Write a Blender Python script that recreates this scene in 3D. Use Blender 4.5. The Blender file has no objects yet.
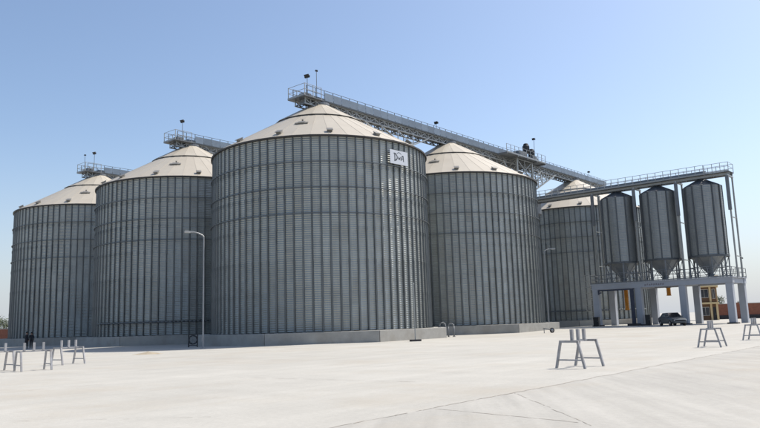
import bpy, bmesh, math, random
from mathutils import Vector, Matrix
random.seed(7)
R_ = math.radians
sc = bpy.context.scene
COL = sc.collection

# ------------------------------------------------------------------ camera
FPX, PITCH, ROLL, EYE = 700.0, R_(8.758), R_(-1.791), 1.65
fw = Vector((0, math.cos(PITCH), math.sin(PITCH)))
up0 = Vector((0, -math.sin(PITCH), math.cos(PITCH)))
cx = Vector((1, 0, 0)) * math.cos(ROLL) + up0 * math.sin(ROLL)
cu = -Vector((1, 0, 0)) * math.sin(ROLL) + up0 * math.cos(ROLL)
cam_d = bpy.data.cameras.new('camera')
cam = bpy.data.objects.new('camera', cam_d)
COL.objects.link(cam)
m = Matrix((cx, cu, -fw)).transposed().to_4x4()
m.translation = (0, 0, EYE)
cam.matrix_world = m
cam_d.sensor_width = 36.0
cam_d.lens = 36.0 * FPX / 760.0
cam_d.clip_end = 20000
cam_d.clip_start = 0.1
sc.camera = cam

# ------------------------------------------------------------------ sky and sun
SUN_AZ, SUN_EL = R_(65), R_(55)          # azimuth clockwise from +Y
w = bpy.data.worlds.new('World')
sc.world = w
w.use_nodes = True
nt = w.node_tree
bg = nt.nodes['Background']
sky = nt.nodes.new('ShaderNodeTexSky')
sky.sky_type = 'NISHITA'
sky.sun_disc = False
sky.sun_elevation = SUN_EL
sky.sun_rotation = SUN_AZ
sky.air_density = 1.0
sky.dust_density = 2.0
sky.ozone_density = 1.6
sky.altitude = 200
# pale dusty air low over the horizon, the same all the way round
wtc = nt.nodes.new('ShaderNodeTexCoord')
wsx = nt.nodes.new('ShaderNodeSeparateXYZ')
wmr = nt.nodes.new('ShaderNodeMapRange')
wmr.interpolation_type = 'SMOOTHERSTEP'
wmr.inputs[1].default_value = -0.16; wmr.inputs[2].default_value = 0.30
wmr.inputs[3].default_value = 1.0; wmr.inputs[4].default_value = 0.0
wmx = nt.nodes.new('ShaderNodeMix'); wmx.data_type = 'RGBA'
nt.links.new(wtc.outputs['Generated'], wsx.inputs[0])
nt.links.new(wsx.outputs['Z'], wmr.inputs[0])
nt.links.new(wmr.outputs[0], wmx.inputs[0])
nt.links.new(sky.outputs[0], wmx.inputs[6])
wmx.inputs[7].default_value = (3.65, 3.98, 4.5, 1)
nt.links.new(wmx.outputs[2], bg.inputs[0])
bg.inputs[1].default_value = 0.13
sd = bpy.data.lights.new('sun', 'SUN')
sd.energy = 4.3
sd.angle = R_(0.53)
sd.color = (1.0, 0.93, 0.83)
sun = bpy.data.objects.new('sun', sd)
COL.objects.link(sun)
sdir = Vector((math.sin(SUN_AZ) * math.cos(SUN_EL), math.cos(SUN_AZ) * math.cos(SUN_EL), math.sin(SUN_EL)))
sun.rotation_euler = sdir.to_track_quat('Z', 'Y').to_euler()
sun.location = (60, 30, 80)
vs = sc.view_settings
vs.view_transform = 'Standard'
vs.look = 'None'
vs.gamma = 1
vs.exposure = 0.45
vs.use_curve_mapping = False

# ------------------------------------------------------------------ site layout
TH = R_(40.549)
U = Vector((math.sin(TH), math.cos(TH), 0))      # along the silo rows
E = Vector((math.cos(TH), -math.sin(TH), 0))     # across the rows
C0 = Vector((-5.929, 69.732, 0))
T0 = C0 + U * 40.7                               # elevator tower
RU = math.atan2(U.y, U.x)
RE = math.atan2(E.y, E.x)


def sstep(a, b, x):
    x = min(1, max(0, (x - a) / (b - a)))
    return x * x * (3 - 2 * x)


CREASE = 41.6


def gz_st(s, t):
    z = 0.2 * sstep(15, 30, s) * sstep(3, 9, t) * (1 - sstep(36, 41, t))
    if t > CREASE:
        z += min(0.03 * (t - CREASE), 0.45)
    return z


def gz(x, y):
    p = Vector((x, y, 0)) - T0
    return gz_st(p.dot(U) + 40.7, p.dot(E))


def pix(px, py, z=0.0):
    """point on the level z that a photo pixel looks at"""
    d = cx * ((px - 380) / FPX) - cu * ((py - 214) / FPX) + fw
    k = (z - EYE) / d.z
    return Vector((d.x * k, d.y * k, z))


def pixd(px, py, D):
    d = cx * ((px - 380) / FPX) - cu * ((py - 214) / FPX) + fw
    k = D / math.hypot(d.x, d.y)
    return Vector((d.x * k, d.y * k, EYE + d.z * k))


# ------------------------------------------------------------------ materials
MATS = {}


def mat(name, col, rough=0.6, metal=0.0, var=0.12, scale=2.0, bump=0.0, bscale=30.0,
        rnd=0.0, streak=0.0, dirt=None, dirt_amt=0.0, spec=0.5, sheet=0.0):
    M = bpy.data.materials.new(name)
    M.use_nodes = True
    N, L = M.node_tree.nodes, M.node_tree.links
    b = N['Principled BSDF']
    b.inputs['Roughness'].default_value = rough
    b.inputs['Metallic'].default_value = metal
    b.inputs['Specular IOR Level'].default_value = spec
    tc = N.new('ShaderNodeTexCoord')
    oi = N.new('ShaderNodeObjectInfo')
    off = N.new('ShaderNodeVectorMath'); off.operation = 'SCALE'
    off.inputs[0].default_value = (37, 91, 53)
    L.new(oi.outputs['Random'], off.inputs['Scale'])
    add = N.new('ShaderNodeVectorMath'); add.operation = 'ADD'
    L.new(tc.outputs['Object'], add.inputs[0]); L.new(off.outputs[0], add.inputs[1])
    n1 = N.new('ShaderNodeTexNoise')
    n1.inputs['Scale'].default_value = scale
    n1.inputs['Detail'].default_value = 6
    n1.inputs['Roughness'].default_value = 0.62
    L.new(add.outputs[0], n1.inputs['Vector'])
    # value multiplier
    mr = N.new('ShaderNodeMapRange')
    mr.inputs[1].default_value = 0.25; mr.inputs[2].default_value = 0.75
    mr.inputs[3].default_value = 1 - var; mr.inputs[4].default_value = 1 + var
    L.new(n1.outputs[0], mr.inputs[0])
    val = mr.outputs[0]

    def mul(a, bsock):
        q = N.new('ShaderNodeMath'); q.operation = 'MULTIPLY'
        L.new(a, q.inputs[0]); L.new(bsock, q.inputs[1]); return q.outputs[0]
    if sheet:
        sx = N.new('ShaderNodeSeparateXYZ'); L.new(tc.outputs['Object'], sx.inputs[0])
        dv = N.new('ShaderNodeMath'); dv.operation = 'MULTIPLY_ADD'
        dv.inputs[1].default_value = 1 / 1.125; dv.inputs[2].default_value = 0.13
        L.new(sx.outputs['Z'], dv.inputs[0])
        fl = N.new('ShaderNodeMath'); fl.operation = 'FLOOR'; L.new(dv.outputs[0], fl.inputs[0])
        ad = N.new('ShaderNodeMath'); ad.operation = 'MULTIPLY_ADD'; ad.inputs[1].default_value = 917.0
        L.new(oi.outputs['Random'], ad.inputs[0]); L.new(fl.outputs[0], ad.inputs[2])
        wn = N.new('ShaderNodeTexWhiteNoise'); wn.noise_dimensions = '1D'; L.new(ad.outputs[0], wn.inputs['W'])
        r5 = N.new('ShaderNodeMapRange'); r5.inputs[3].default_value = 1 - sheet; r5.inputs[4].default_value = 1 + sheet
        L.new(wn.outputs['Value'], r5.inputs[0]); val = mul(val, r5.outputs[0])
    if rnd:
        r2 = N.new('ShaderNodeMapRange')
        r2.inputs[3].default_value = 1 - rnd; r2.inputs[4].default_value = 1 + rnd
        L.new(oi.outputs['Random'], r2.inputs[0]); val = mul(val, r2.outputs[0])
    if streak:
        mp = N.new('ShaderNodeMapping'); mp.inputs['Scale'].default_value = (5, 5, 0.22)
        L.new(add.outputs[0], mp.inputs[0])
        n2 = N.new('ShaderNodeTexNoise'); n2.inputs['Scale'].default_value = 1.6
        n2.inputs['Detail'].default_value = 5
        L.new(mp.outputs[0], n2.inputs['Vector'])
        r3 = N.new('ShaderNodeMapRange')
        r3.inputs[1].default_value = 0.3; r3.inputs[2].default_value = 0.7
        r3.inputs[3].default_value = 1 - streak; r3.inputs[4].default_value = 1 + streak
        L.new(n2.outputs[0], r3.inputs[0]); val = mul(val, r3.outputs[0])
    cm = N.new('ShaderNodeVectorMath'); cm.operation = 'SCALE'
    cm.inputs[0].default_value = col
    L.new(val, cm.inputs['Scale'])
    out = cm.outputs[0]
    if dirt:
        n3 = N.new('ShaderNodeTexNoise'); n3.inputs['Scale'].default_value = scale * 0.45
        n3.inputs['Detail'].default_value = 8
        L.new(add.outputs[0], n3.inputs['Vector'])
        r4 = N.new('ShaderNodeMapRange')
        r4.inputs[1].default_value = 0.48; r4.inputs[2].default_value = 0.72
        r4.inputs[3].default_value = 0; r4.inputs[4].default_value = dirt_amt
        L.new(n3.outputs[0], r4.inputs[0])
        mx = N.new('ShaderNodeMix'); mx.data_type = 'RGBA'
        L.new(r4.outputs[0], mx.inputs[0]); L.new(out, mx.inputs[6])
        mx.inputs[7].default_value = (*dirt, 1); out = mx.outputs[2]
    L.new(out, b.inputs['Base Color'])
    if bump:
        n4 = N.new('ShaderNodeTexNoise'); n4.inputs['Scale'].default_value = bscale
        n4.inputs['Detail'].default_value = 4
        L.new(add.outputs[0], n4.inputs['Vector'])
        bp = N.new('ShaderNodeBump'); bp.inputs['Strength'].default_value = bump
        bp.inputs['Distance'].default_value = 0.02
        L.new(n4.outputs[0], bp.inputs['Height']); L.new(bp.outputs[0], b.inputs['Normal'])
    MATS[name] = M
    return M


mat('galv_wall', (0.31, 0.33, 0.318), 0.42, 0.55, var=0.10, scale=0.9, rnd=0.06, streak=0.09,
    dirt=(0.23, 0.21, 0.17), dirt_amt=0.35, sheet=0.055)
mat('galv_rib', (0.125, 0.136, 0.14), 0.45, 0.5, var=0.15, scale=1.5, rnd=0.15, streak=0.1)  # darker than the wall zinc: shade on the stiffeners is put into the colour
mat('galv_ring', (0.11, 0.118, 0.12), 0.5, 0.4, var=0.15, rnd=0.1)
mat('roof_sheet', (0.41, 0.375, 0.31), 0.5, 0.0, var=0.05, scale=0.7, rnd=0.012, streak=0.0,
    dirt=(0.34, 0.29, 0.225), dirt_amt=0.3)
mat('roof_band', (0.05, 0.045, 0.04), 0.6, 0.2, var=0.15)  # near black: shadow under the cap overhang put into the colour, with the seam
mat('vent_metal', (0.20, 0.195, 0.18), 0.5, 0.3, var=0.2, rnd=0.15)
mat('galv_light', (0.30, 0.31, 0.305), 0.45, 0.45, var=0.12, scale=2, rnd=0.08, streak=0.06)
mat('galv_blue', (0.14, 0.175, 0.215), 0.45, 0.4, var=0.14, scale=2, rnd=0.14)
mat('steel_grey', (0.16, 0.172, 0.185), 0.5, 0.4, var=0.14, rnd=0.1)
mat('bin_sheet', (0.25, 0.265, 0.265), 0.45, 0.5, var=0.10, scale=1.0, rnd=0.10, streak=0.10)
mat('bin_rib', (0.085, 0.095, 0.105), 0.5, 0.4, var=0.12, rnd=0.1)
mat('dark_metal', (0.03, 0.032, 0.036), 0.5, 0.3, var=0.2)
mat('dark_blue_steel', (0.035, 0.045, 0.075), 0.5, 0.2, var=0.2)
mat('foundation', (0.31, 0.305, 0.285), 0.9, 0, var=0.14, scale=1.3, bump=0.4, bscale=14,
    dirt=(0.22, 0.20, 0.17), dirt_amt=0.5, rnd=0.04)
mat('deck_paint', (0.33, 0.355, 0.40), 0.75, 0, var=0.08, scale=0.8, bump=0.2, bscale=10, rnd=0.03,
    dirt=(0.27, 0.265, 0.25), dirt_amt=0.4)
mat('orange', (0.62, 0.25, 0.03), 0.55, 0, var=0.15, scale=3)
mat('white_board', (0.52, 0.55, 0.60), 0.5, 0, var=0.05)
mat('ink', (0.035, 0.045, 0.06), 0.6, 0, var=0.1)
mat('ink_faded', (0.20, 0.19, 0.21), 0.8, 0, var=0.25, scale=8)
mat('stand_steel', (0.33, 0.33, 0.34), 0.5, 0.3, var=0.18, scale=6, rnd=0.1,
    dirt=(0.20, 0.15, 0.11), dirt_amt=0.4)
mat('pole_paint', (0.27, 0.28, 0.29), 0.5, 0.3, var=0.1)
mat('lamp_head', (0.28, 0.28, 0.27), 0.4, 0.1, var=0.05)
mat('lamp_glass', (0.65, 0.65, 0.62), 0.2, 0, var=0.03)
mat('rubber', (0.018, 0.018, 0.02), 0.8, 0, var=0.2)
mat('brick', (0.24, 0.095, 0.06), 0.9, 0, var=0.22, scale=3, bump=0.3, bscale=8, rnd=0.06)
mat('coping', (0.45, 0.42, 0.38), 0.9, 0, var=0.1)
mat('dark_base', (0.04, 0.038, 0.04), 0.8, 0, var=0.25)
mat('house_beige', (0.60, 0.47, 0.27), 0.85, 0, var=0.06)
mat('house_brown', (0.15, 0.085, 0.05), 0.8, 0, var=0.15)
mat('window_glass', (0.03, 0.035, 0.045), 0.12, 0, var=0.1)
mat('window_frame', (0.5, 0.47, 0.42), 0.6, 0, var=0.05)
mat('car_paint', (0.085, 0.10, 0.115), 0.3, 0.4, var=0.03)
mat('car_glass', (0.012, 0.015, 0.018), 0.08, 0, var=0.02)
mat('rim', (0.4, 0.4, 0.41), 0.35, 0.7, var=0.05)
mat('head_lens', (0.7, 0.7, 0.68), 0.15, 0, var=0.02)
mat('tail_lens', (0.35, 0.02, 0.02), 0.2, 0, var=0.02)
mat('cloth_dark', (0.014, 0.015, 0.02), 0.9, 0, var=0.15, scale=8)
mat('cloth_trouser', (0.018, 0.018, 0.022), 0.9, 0, var=0.15, scale=8)
mat('skin', (0.30, 0.17, 0.11), 0.6, 0, var=0.05)
mat('hair', (0.012, 0.01, 0.009), 0.7, 0, var=0.1)
mat('bark', (0.09, 0.065, 0.045), 0.9, 0, var=0.2)
mat('leaf', (0.065, 0.085, 0.035), 0.7, 0, var=0.25, rnd=0.15, scale=4)
mat('crack', (0.29, 0.265, 0.23), 0.95, 0, var=0.35, scale=1.5)


def ground_material(key, ramp):
    M = bpy.data.materials.new('concrete_' + key)
    M.use_nodes = True
    N, L = M.node_tree.nodes, M.node_tree.links
    b = N['Principled BSDF']
    b.inputs['Roughness'].default_value = 0.92
    b.inputs['Specular IOR Level'].default_value = 0.25
    tc = N.new('ShaderNodeTexCoord')
    rot = N.new('ShaderNodeMapping'); rot.inputs['Rotation'].default_value = (0, 0, R_(5) if ramp else -RU)
    L.new(tc.outputs['Object'], rot.inputs[0])

    def noise(sc_, stretch, detail=7, rough=0.6):
        mp = N.new('ShaderNodeMapping'); mp.inputs['Scale'].default_value = stretch
        L.new(rot.outputs[0], mp.inputs[0])
        n = N.new('ShaderNodeTexNoise'); n.inputs['Scale'].default_value = sc_
        n.inputs['Detail'].default_value = detail; n.inputs['Roughness'].default_value = rough
        L.new(mp.outputs[0], n.inputs['Vector'])
        return n.outputs[0]

    def rng(s, a, b_, c, d):
        r = N.new('ShaderNodeMapRange')
        for i, v in zip((1, 2, 3, 4), (a, b_, c, d)):
            r.inputs[i].default_value = v
        L.new(s, r.inputs[0]); return r.outputs[0]

    def mul(a, c):
        q = N.new('ShaderNodeMath'); q.operation = 'MULTIPLY'
        L.new(a, q.inputs[0]); L.new(c, q.inputs[1]); return q.outputs[0]
    v = rng(noise(0.05, (1, 1, 1)), 0.3, 0.7, 0.92, 1.07)
    v = mul(v, rng(noise(0.45, (1, 1, 1)), 0.3, 0.7, 0.94, 1.05))
    if not ramp:
        v = mul(v, rng(noise(0.9, (0.05, 1, 1)), 0.3, 0.72, 1.04, 0.92))     # wheel tracks along the yard
    v = mul(v, rng(noise(1.9 if ramp else 1.1, (1, 0.05 if ramp else 0.08, 1)), 0.32, 0.70, 1.04 if ramp else 1.02, 0.84 if ramp else 0.96))      # broom marks across
    v = mul(v, rng(noise(9, (1, 1, 1), 8, 0.7), 0.3, 0.7, 0.93, 1.05))
    cmul = N.new('ShaderNodeVectorMath'); cmul.operation = 'SCALE'
    cmul.inputs[0].default_value = (0.385, 0.375, 0.345) if ramp else (0.405, 0.395, 0.362)
    L.new(v, cmul.inputs['Scale'])
    st = rng(noise(0.16, (1, 1, 1), 9, 0.7), 0.50, 0.72, 0, 0.75)           # dusty tan stains
    mx = N.new('ShaderNodeMix'); mx.data_type = 'RGBA'
    L.new(st, mx.inputs[0]); L.new(cmul.outputs[0], mx.inputs[6])
    mx.inputs[7].default_value = (0.35, 0.32, 0.27, 1)
    st2 = rng(noise(0.7, (0.35, 1, 1), 9, 0.75), 0.66, 0.8, 0, 0.45)        # small oil marks
    mx2 = N.new('ShaderNodeMix'); mx2.data_type = 'RGBA'
    L.new(st2, mx2.inputs[0]); L.new(mx.outputs[2], mx2.inputs[6])
    mx2.inputs[7].default_value = (0.25, 0.23, 0.20, 1)
    L.new(mx2.outputs[2], b.inputs['Base Color'])
    bp = N.new('ShaderNodeBump'); bp.inputs['Strength'].default_value = 0.5
    bp.inputs['Distance'].default_value = 0.02
    L.new(noise(6, (1, 1, 1), 8, 0.7), bp.inputs['Height'])
    L.new(bp.outputs[0], b.inputs['Normal'])
    MATS[key] = M


ground_material('ground', 0)
ground_material('ramp', 1)


# ------------------------------------------------------------------ mesh helpers
class MB:
    def __init__(s):
        s.v, s.f, s.mi = [], [], []

    def add(s, vs_, fs, mi=0):
        o = len(s.v)
        s.v += [tuple(q) for q in vs_]
        for f in fs:
            s.f.append(tuple(i + o for i in f)); s.mi.append(mi)
        return s

    def box(s, x0, x1, y0, y1, z0, z1, mi=0):
        return s.add([(x0, y0, z0), (x1, y0, z0), (x1, y1, z0), (x0, y1, z0),
                      (x0, y0, z1), (x1, y0, z1), (x1, y1, z1), (x0, y1, z1)],
                     [(3, 2, 1, 0), (4, 5, 6, 7), (0, 1, 5, 4), (1, 2, 6, 5), (2, 3, 7, 6), (3, 0, 4, 7)], mi)

    def bar(s, a, b, wd, ht=None, mi=0, n=4, taper=1.0):
        """prism from a to b (square or n-gon)"""
        a, b = Vector(a), Vector(b)
        ht = ht or wd
        d = (b - a).normalized()
        ref = Vector((0, 0, 1)) if abs(d.z) < 0.95 else Vector((1, 0, 0))
        x = d.cross(ref).normalized(); y = x.cross(d).normalized()
        ring = []
        for k in range(n):
            t = 2 * math.pi * (k + 0.5) / n
            q = 1 / math.cos(math.pi / n) if n == 4 else 1
            ring.append(x * (math.cos(t) * wd / 2 * q) + y * (math.sin(t) * ht / 2 * q))
        vs_ = [a + r for r in ring] + [b + r * taper for r in ring]
        fs = [(k, (k + 1) % n, n + (k + 1) % n, n + k) for k in range(n)]
        fs += [tuple(range(n - 1, -1, -1)), tuple(range(n, 2 * n))]
        return s.add(vs_, fs, mi)

    def tube(s, pts, r, n=8, mi=0):
        for a, b in zip(pts[:-1], pts[1:]):
            s.bar(a, b, 2 * r, n=n, mi=mi)
        return s

    def lathe(s, prof, n=32, mi=0, a0=0, a1=2 * math.pi, cap=False):
        full = abs(a1 - a0 - 2 * math.pi) < 1e-6
        cnt = n if full else n + 1
        vs_ = []
        for (r, z) in prof:
            for k in range(cnt):
                t = a0 + (a1 - a0) * k / n
                vs_.append((r * math.cos(t), r * math.sin(t), z))
        fs = []
        for i in range(len(prof) - 1):
            for k in range(n):
                k2 = (k + 1) % cnt
                fs.append((i * cnt + k, i * cnt + k2, (i + 1) * cnt + k2, (i + 1) * cnt + k))
        if cap and full:
            fs.append(tuple(range(cnt - 1, -1, -1)))
            fs.append(tuple((len(prof) - 1) * cnt + k for k in range(cnt)))
        return s.add(vs_, fs, mi)

    def mesh(s, name, mats, smooth=False, bevel=0):
        if isinstance(mats, str):
            mats = [mats]
        me = bpy.data.meshes.new(name)
        me.from_pydata(s.v, [], s.f)
        for q in mats:
            me.materials.append(MATS[q])
        for p, i in zip(me.polygons, s.mi):
            p.material_index = i
        bm = bmesh.new(); bm.from_mesh(me)
        bmesh.ops.recalc_face_normals(bm, faces=bm.faces)
        if bevel:
            bmesh.ops.bevel(bm, geom=list(bm.edges), offset=bevel, segments=1, affect='EDGES', profile=0.5)
        bm.to_mesh(me); bm.free()
        if smooth:
            me.polygons.foreach_set('use_smooth', [True] * len(me.polygons))
        me.update()
        return me


def ob(name, me, parent=None, loc=(0, 0, 0), rz=0.0, rot=None):
    o = bpy.data.objects.new(name, me)
    COL.objects.link(o)
    if parent:
        o.parent = parent
    o.location = loc
    o.rotation_euler = rot if rot else (0, 0, rz)
    return o


def part(name, mb, mats, parent, smooth=False, **k):
    return ob(name, mb.mesh(name, mats, smooth), parent, **k)


def thing(name, label, cat, loc, rz=0.0, group=None):
    o = ob(name, None, None, loc, rz)
    o.empty_display_size = 0.5
    o['label'] = label; o['category'] = cat
    if group:
        o['group'] = group
    return o


def tag(o, label, cat, group=None):
    o['label'] = label; o['category'] = cat
    if group:
        o['group'] = group
    return o


# ------------------------------------------------------------------ ground
def ground():
    S = [-4000, -1500, -500, -200, -120, -80] + list(range(-70, 131, 5)) + [150, 200, 300, 600, 1500, 5000]
    T = [-5000, -1500, -500, -200, -120, -80] + list(range(-60, 41, 4)) + [3, 9, 6, 38, CREASE] + \
        [CREASE + q for q in (1, 2, 4, 6, 8, 10, 13, 16, 22, 30, 60)] + [150, 300, 1000, 5000]
    S = sorted(set(S)); T = sorted(set(T))
    vs_ = []
    for s in S:
        for t in T:
            p = T0 + U * (s - 40.7) + E * t
            vs_.append((p.x, p.y, gz_st(s, t)))
    n = len(T)
    fs = [(i * n + j, i * n + j + 1, (i + 1) * n + j + 1, (i + 1) * n + j)
          for i in range(len(S) - 1) for j in range(n - 1)]
    me = bpy.data.meshes.new('ground')
    me.from_pydata(vs_, [], fs); me.materials.append(MATS['ground']); me.materials.append(MATS['ramp']); me.update()
    for f in me.polygons:
        if f.center.x * E.x + f.center.y * E.y - T0.dot(E) > CREASE:
            f.material_index = 1
    bm = bmesh.new(); bm.from_mesh(me); bmesh.ops.recalc_face_normals(bm, faces=bm.faces)
    if sum(f.normal.z for f in bm.faces) < 0:
        bmesh.ops.reverse_faces(bm, faces=bm.faces)
    bm.to_mesh(me); bm.free()
    o = ob('ground', me); o['kind'] = 'structure'
    return o


GROUND = ground()


def joint(a, b, width, wob=0.05, step=0.35, gaps=0.25, seed=0):
    """broken, uneven line of the slab joint; a few mm above the concrete"""
    rr = random.Random(seed)
    a, b = Vector(a), Vector(b)
    L = (b - a).length; d = (b - a) / L; nrm = Vector((-d.y, d.x, 0))
    mb = MB(); x = 0; off = 0; wprev = width * .3
    while x < L:
        off = off * 0.8 + rr.uniform(-wob, wob) * 0.5
        l2 = min(L, x + step * rr.uniform(0.5, 1.6))
        off2 = off * 0.8 + rr.uniform(-wob, wob) * 0.5
        if rr.random() > gaps:
            w1, w2 = wprev, width * rr.uniform(0.12, 0.9)
            q = []
            for (xx, oo, ss) in ((x, off, -w1), (l2, off2, -w2), (l2, off2, w2), (x, off, w1)):
                p = a + d * xx + nrm * (oo + ss / 2)
                q.append((p.x, p.y, gz(p.x, p.y) + 0.004))
            mb.add(q, [(0, 1, 2, 3)])
            wprev = w2
        else:
            wprev = width * .15
        off = off2; x = l2
    o = part('slab_joint', mb, 'crack', GROUND)
    return o


pc = lambda s, t: T0 + U * (s - 40.7) + E * t
joint(pc(-52, CREASE), pc(10, CREASE), 0.075, 0.07, 0.22, 0.05, 1)
joint(pix(434, 409), pix(580, 430), 0.03, 0.03, 0.16, 0.08, 2)
joint(pix(514, 393), pix(592, 434), 0.022, 0.03, 0.18, 0.2, 3)
joint(pix(235, 377.5), pix(415, 382), 0.04, 0.05, 0.25, 0.2, 4)
joint(pix(10, 421.5), pix(215, 417), 0.022, 0.03, 0.2, 0.25, 5)
joint(pix(-20, 395), pix(150, 380), 0.035, 0.05, 0.3, 0.3, 6)
joint(pix(150, 353.5), pix(420, 341), 0.16, 0.08, 1.2, 0.35, 7)
joint(pix(100, 362), pix(300, 349), 0.14, 0.08, 1.2, 0.6, 8)
joint(pix(420, 352), pix(640, 345), 0.10, 0.06, 0.9, 0.7, 9)
joint(pix(560, 340), pix(760, 333), 0.12, 0.06, 0.9, 0.7, 10)

# ------------------------------------------------------------------ grain silos
RAD, HF, EAVE = 10.6, 0.96, 17.93
NB = 84
DA = 2 * math.pi / NB


def silo_meshes():
    G = {}
    # corrugated wall strip between two stiffeners, waves running round the silo
    pitch, amp = 0.19, 0.02
    rows = []
    z = HF + 0.04; k = 0
    while z < EAVE - 0.02:
        rows.append((z, RAD + amp * math.sin(2 * math.pi * k / 6))); z += pitch / 6; k += 1
    mb = MB()
    h = DA / 2
    vs_, fs = [], []
    for (z, r) in rows:
        vs_ += [(r * math.cos(-h), r * math.sin(-h), z), (r * math.cos(h), r * math.sin(h), z)]
    for i in range(len(rows) - 1):
        fs.append((2 * i, 2 * i + 1, 2 * i + 3, 2 * i + 2))
    mb.add(vs_, fs)
    G['wall_panel'] = mb.mesh('wall_panel', 'galv_wall', smooth=True)
    # stiffener: hat section, heavier towards the foot
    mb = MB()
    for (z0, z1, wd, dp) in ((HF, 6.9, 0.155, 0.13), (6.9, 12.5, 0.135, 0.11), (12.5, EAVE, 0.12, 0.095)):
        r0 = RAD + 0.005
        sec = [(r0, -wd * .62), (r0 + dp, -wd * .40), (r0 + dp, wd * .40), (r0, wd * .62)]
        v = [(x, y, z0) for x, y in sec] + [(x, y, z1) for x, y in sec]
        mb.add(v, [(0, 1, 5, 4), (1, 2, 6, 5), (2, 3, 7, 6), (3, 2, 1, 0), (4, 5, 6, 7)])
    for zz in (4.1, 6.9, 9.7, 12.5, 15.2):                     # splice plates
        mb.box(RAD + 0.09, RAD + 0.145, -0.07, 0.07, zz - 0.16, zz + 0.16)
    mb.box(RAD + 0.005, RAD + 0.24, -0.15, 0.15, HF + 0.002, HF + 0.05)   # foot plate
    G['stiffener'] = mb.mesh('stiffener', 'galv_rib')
    # wind ring
    mb = MB(); ro = RAD + 0.21
    mb.lathe([(ro - .04, -.03), (ro + .02, -.03), (ro + .02, .03), (ro - .04, .03), (ro - .04, -.03)], n=84)
    G['wind_ring'] = mb.mesh('wind_ring', 'galv_ring', smooth=False)
    mb = MB(); mb.bar((RAD + .09, 0, 0), (RAD + .2, 0, 0), 0.11, 0.11)
    G['ring_bracket'] = mb.mesh('ring_bracket', 'galv_ring')
    # roof
    NR = 42; hr = math.pi / NR
    sl = (23.60 - EAVE) / (10.82 - 1.0)
    zr = lambda r: EAVE + (10.82 - r) * sl
    G['zr'] = zr; G['sl'] = sl; G['NR'] = NR

    def sector(r_in, r_out, dz, nseg, rib=0.018, half=hr, drip=.10):
        mb = MB()
        vs_, fs = [], []
        for i in range(nseg + 1):
            r = r_out + (r_in - r_out) * i / nseg
            vs_ += [(r * math.cos(-half), r * math.sin(-half), zr(r) + dz), (r * math.cos(half), r * math.sin(half), zr(r) + dz)]
        for i in range(nseg):
            fs.append((2 * i, 2 * i + 1, 2 * i + 3, 2 * i + 2))
        mb.add(vs_, fs)
        # turned-down drip edge and standing seam
        r = r_out
        mb.add([(r * math.cos(-half), r * math.sin(-half), zr(r) + dz), (r * math.cos(half), r * math.sin(half), zr(r) + dz),
                (r * math.cos(half), r * math.sin(half), zr(r) + dz - drip), (r * math.cos(-half), r * math.sin(-half), zr(r) + dz - drip)],
               [(0, 1, 2, 3)])
        a = Vector((r_out * math.cos(half), r_out * math.sin(half), zr(r_out) + dz + rib * .5))
        b = Vector((r_in * math.cos(half), r_in * math.sin(half), zr(r_in) + dz + rib * .5))
        mb.bar(a, b, 0.035, rib * .6)
        return mb
    G['roof_panel'] = sector(4.25, 10.82, 0, 1).mesh('roof_panel', 'roof_sheet')
    G['cap_panel'] = sector(1.0, 4.60, 0.17, 1, 0.015, 2 * hr, .03).mesh('cap_panel', 'roof_sheet')
    mb = MB()
    mb.lathe([(4.50, zr(4.50) - .02), (4.50, zr(4.50) + .13), (4.2, zr(4.2) + .10)], n=84)
    G['roof_step'] = mb.mesh('roof_step', 'roof_band')
    mb = MB()
    mb.lathe([(10.84, EAVE - .16), (10.84, EAVE - .02), (10.70, EAVE - .01), (10.70, EAVE - .18), (10.84, EAVE - .16)], n=84)
    G['eave_ring'] = mb.mesh('eave_ring', 'roof_band')
    mb = MB()
    mb.lathe([(1.02, 23.74), (1.10, 23.82), (1.10, 24.0), (0.9, 24.06), (0.01, 24.08)], n=24)
    mb.lathe([(1.08, 23.55), (1.08, 23.8), (0.9, 23.81)], n=24)
    G['roof_cap'] = mb.mesh('roof_cap', 'steel_grey', smooth=False)
    # roof vent: box with hooded top and two little flaps
    mb = MB(); r = 10.0; z = zr(r)
    ang = math.atan(sl)
    def P(a_, b_, c_):      # along slope outwards, sideways, normal
        return (r + a_ * math.cos(ang) + c_ * math.sin(ang), b_, z - a_ * math.sin(ang) + c_ * math.cos(ang))
    def obox(a0, a1, b0, b1, c0, c1):
        mb.add([P(a0, b0, c0), P(a1, b0, c0), P(a1, b1, c0), P(a0, b1, c0), P(a0, b0, c1), P(a1, b0, c1), P(a1, b1, c1), P(a0, b1, c1)],
               [(3, 2, 1, 0), (4, 5, 6, 7), (0, 1, 5, 4), (1, 2, 6, 5), (2, 3, 7, 6), (3, 0, 4, 7)])
    obox(-.2, .24, -.22, .22, .002, .2)
    obox(-.26, .34, -.28, .28, .2, .25)
    obox(.242, .27, -.18, .18, .03, .17)
    G['roof_vent'] = mb.mesh('roof_vent', 'vent_metal')
    mb = MB(); r = 7.3; z = zr(r)
    obox(-.16, .16, -.62, .62, .002, .10)
    obox(-.30, .22, -.34, .34, .10, .15)
    obox(-.62, -.5, -.07, .07, .002, .25)
    G['roof_hatch'] = mb.mesh('roof_hatch', 'vent_metal')
    # roof ladder handrail hoops beside the hatch
    # foundation: octagon, one block per side
    ap = 11.42; a8 = math.pi / 8
    mb = MB()
    ci = 9.2 / math.cos(a8); co = ap / math.cos(a8); g = 0.0016
    p = [(ci * math.cos(-a8 + g), ci * math.sin(-a8 + g)), (co * math.cos(-a8 + g), co * math.sin(-a8 + g)),
         (co * math.cos(a8 - g), co * math.sin(a8 - g)), (ci * math.cos(a8 - g), ci * math.sin(a8 - g))]
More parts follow.
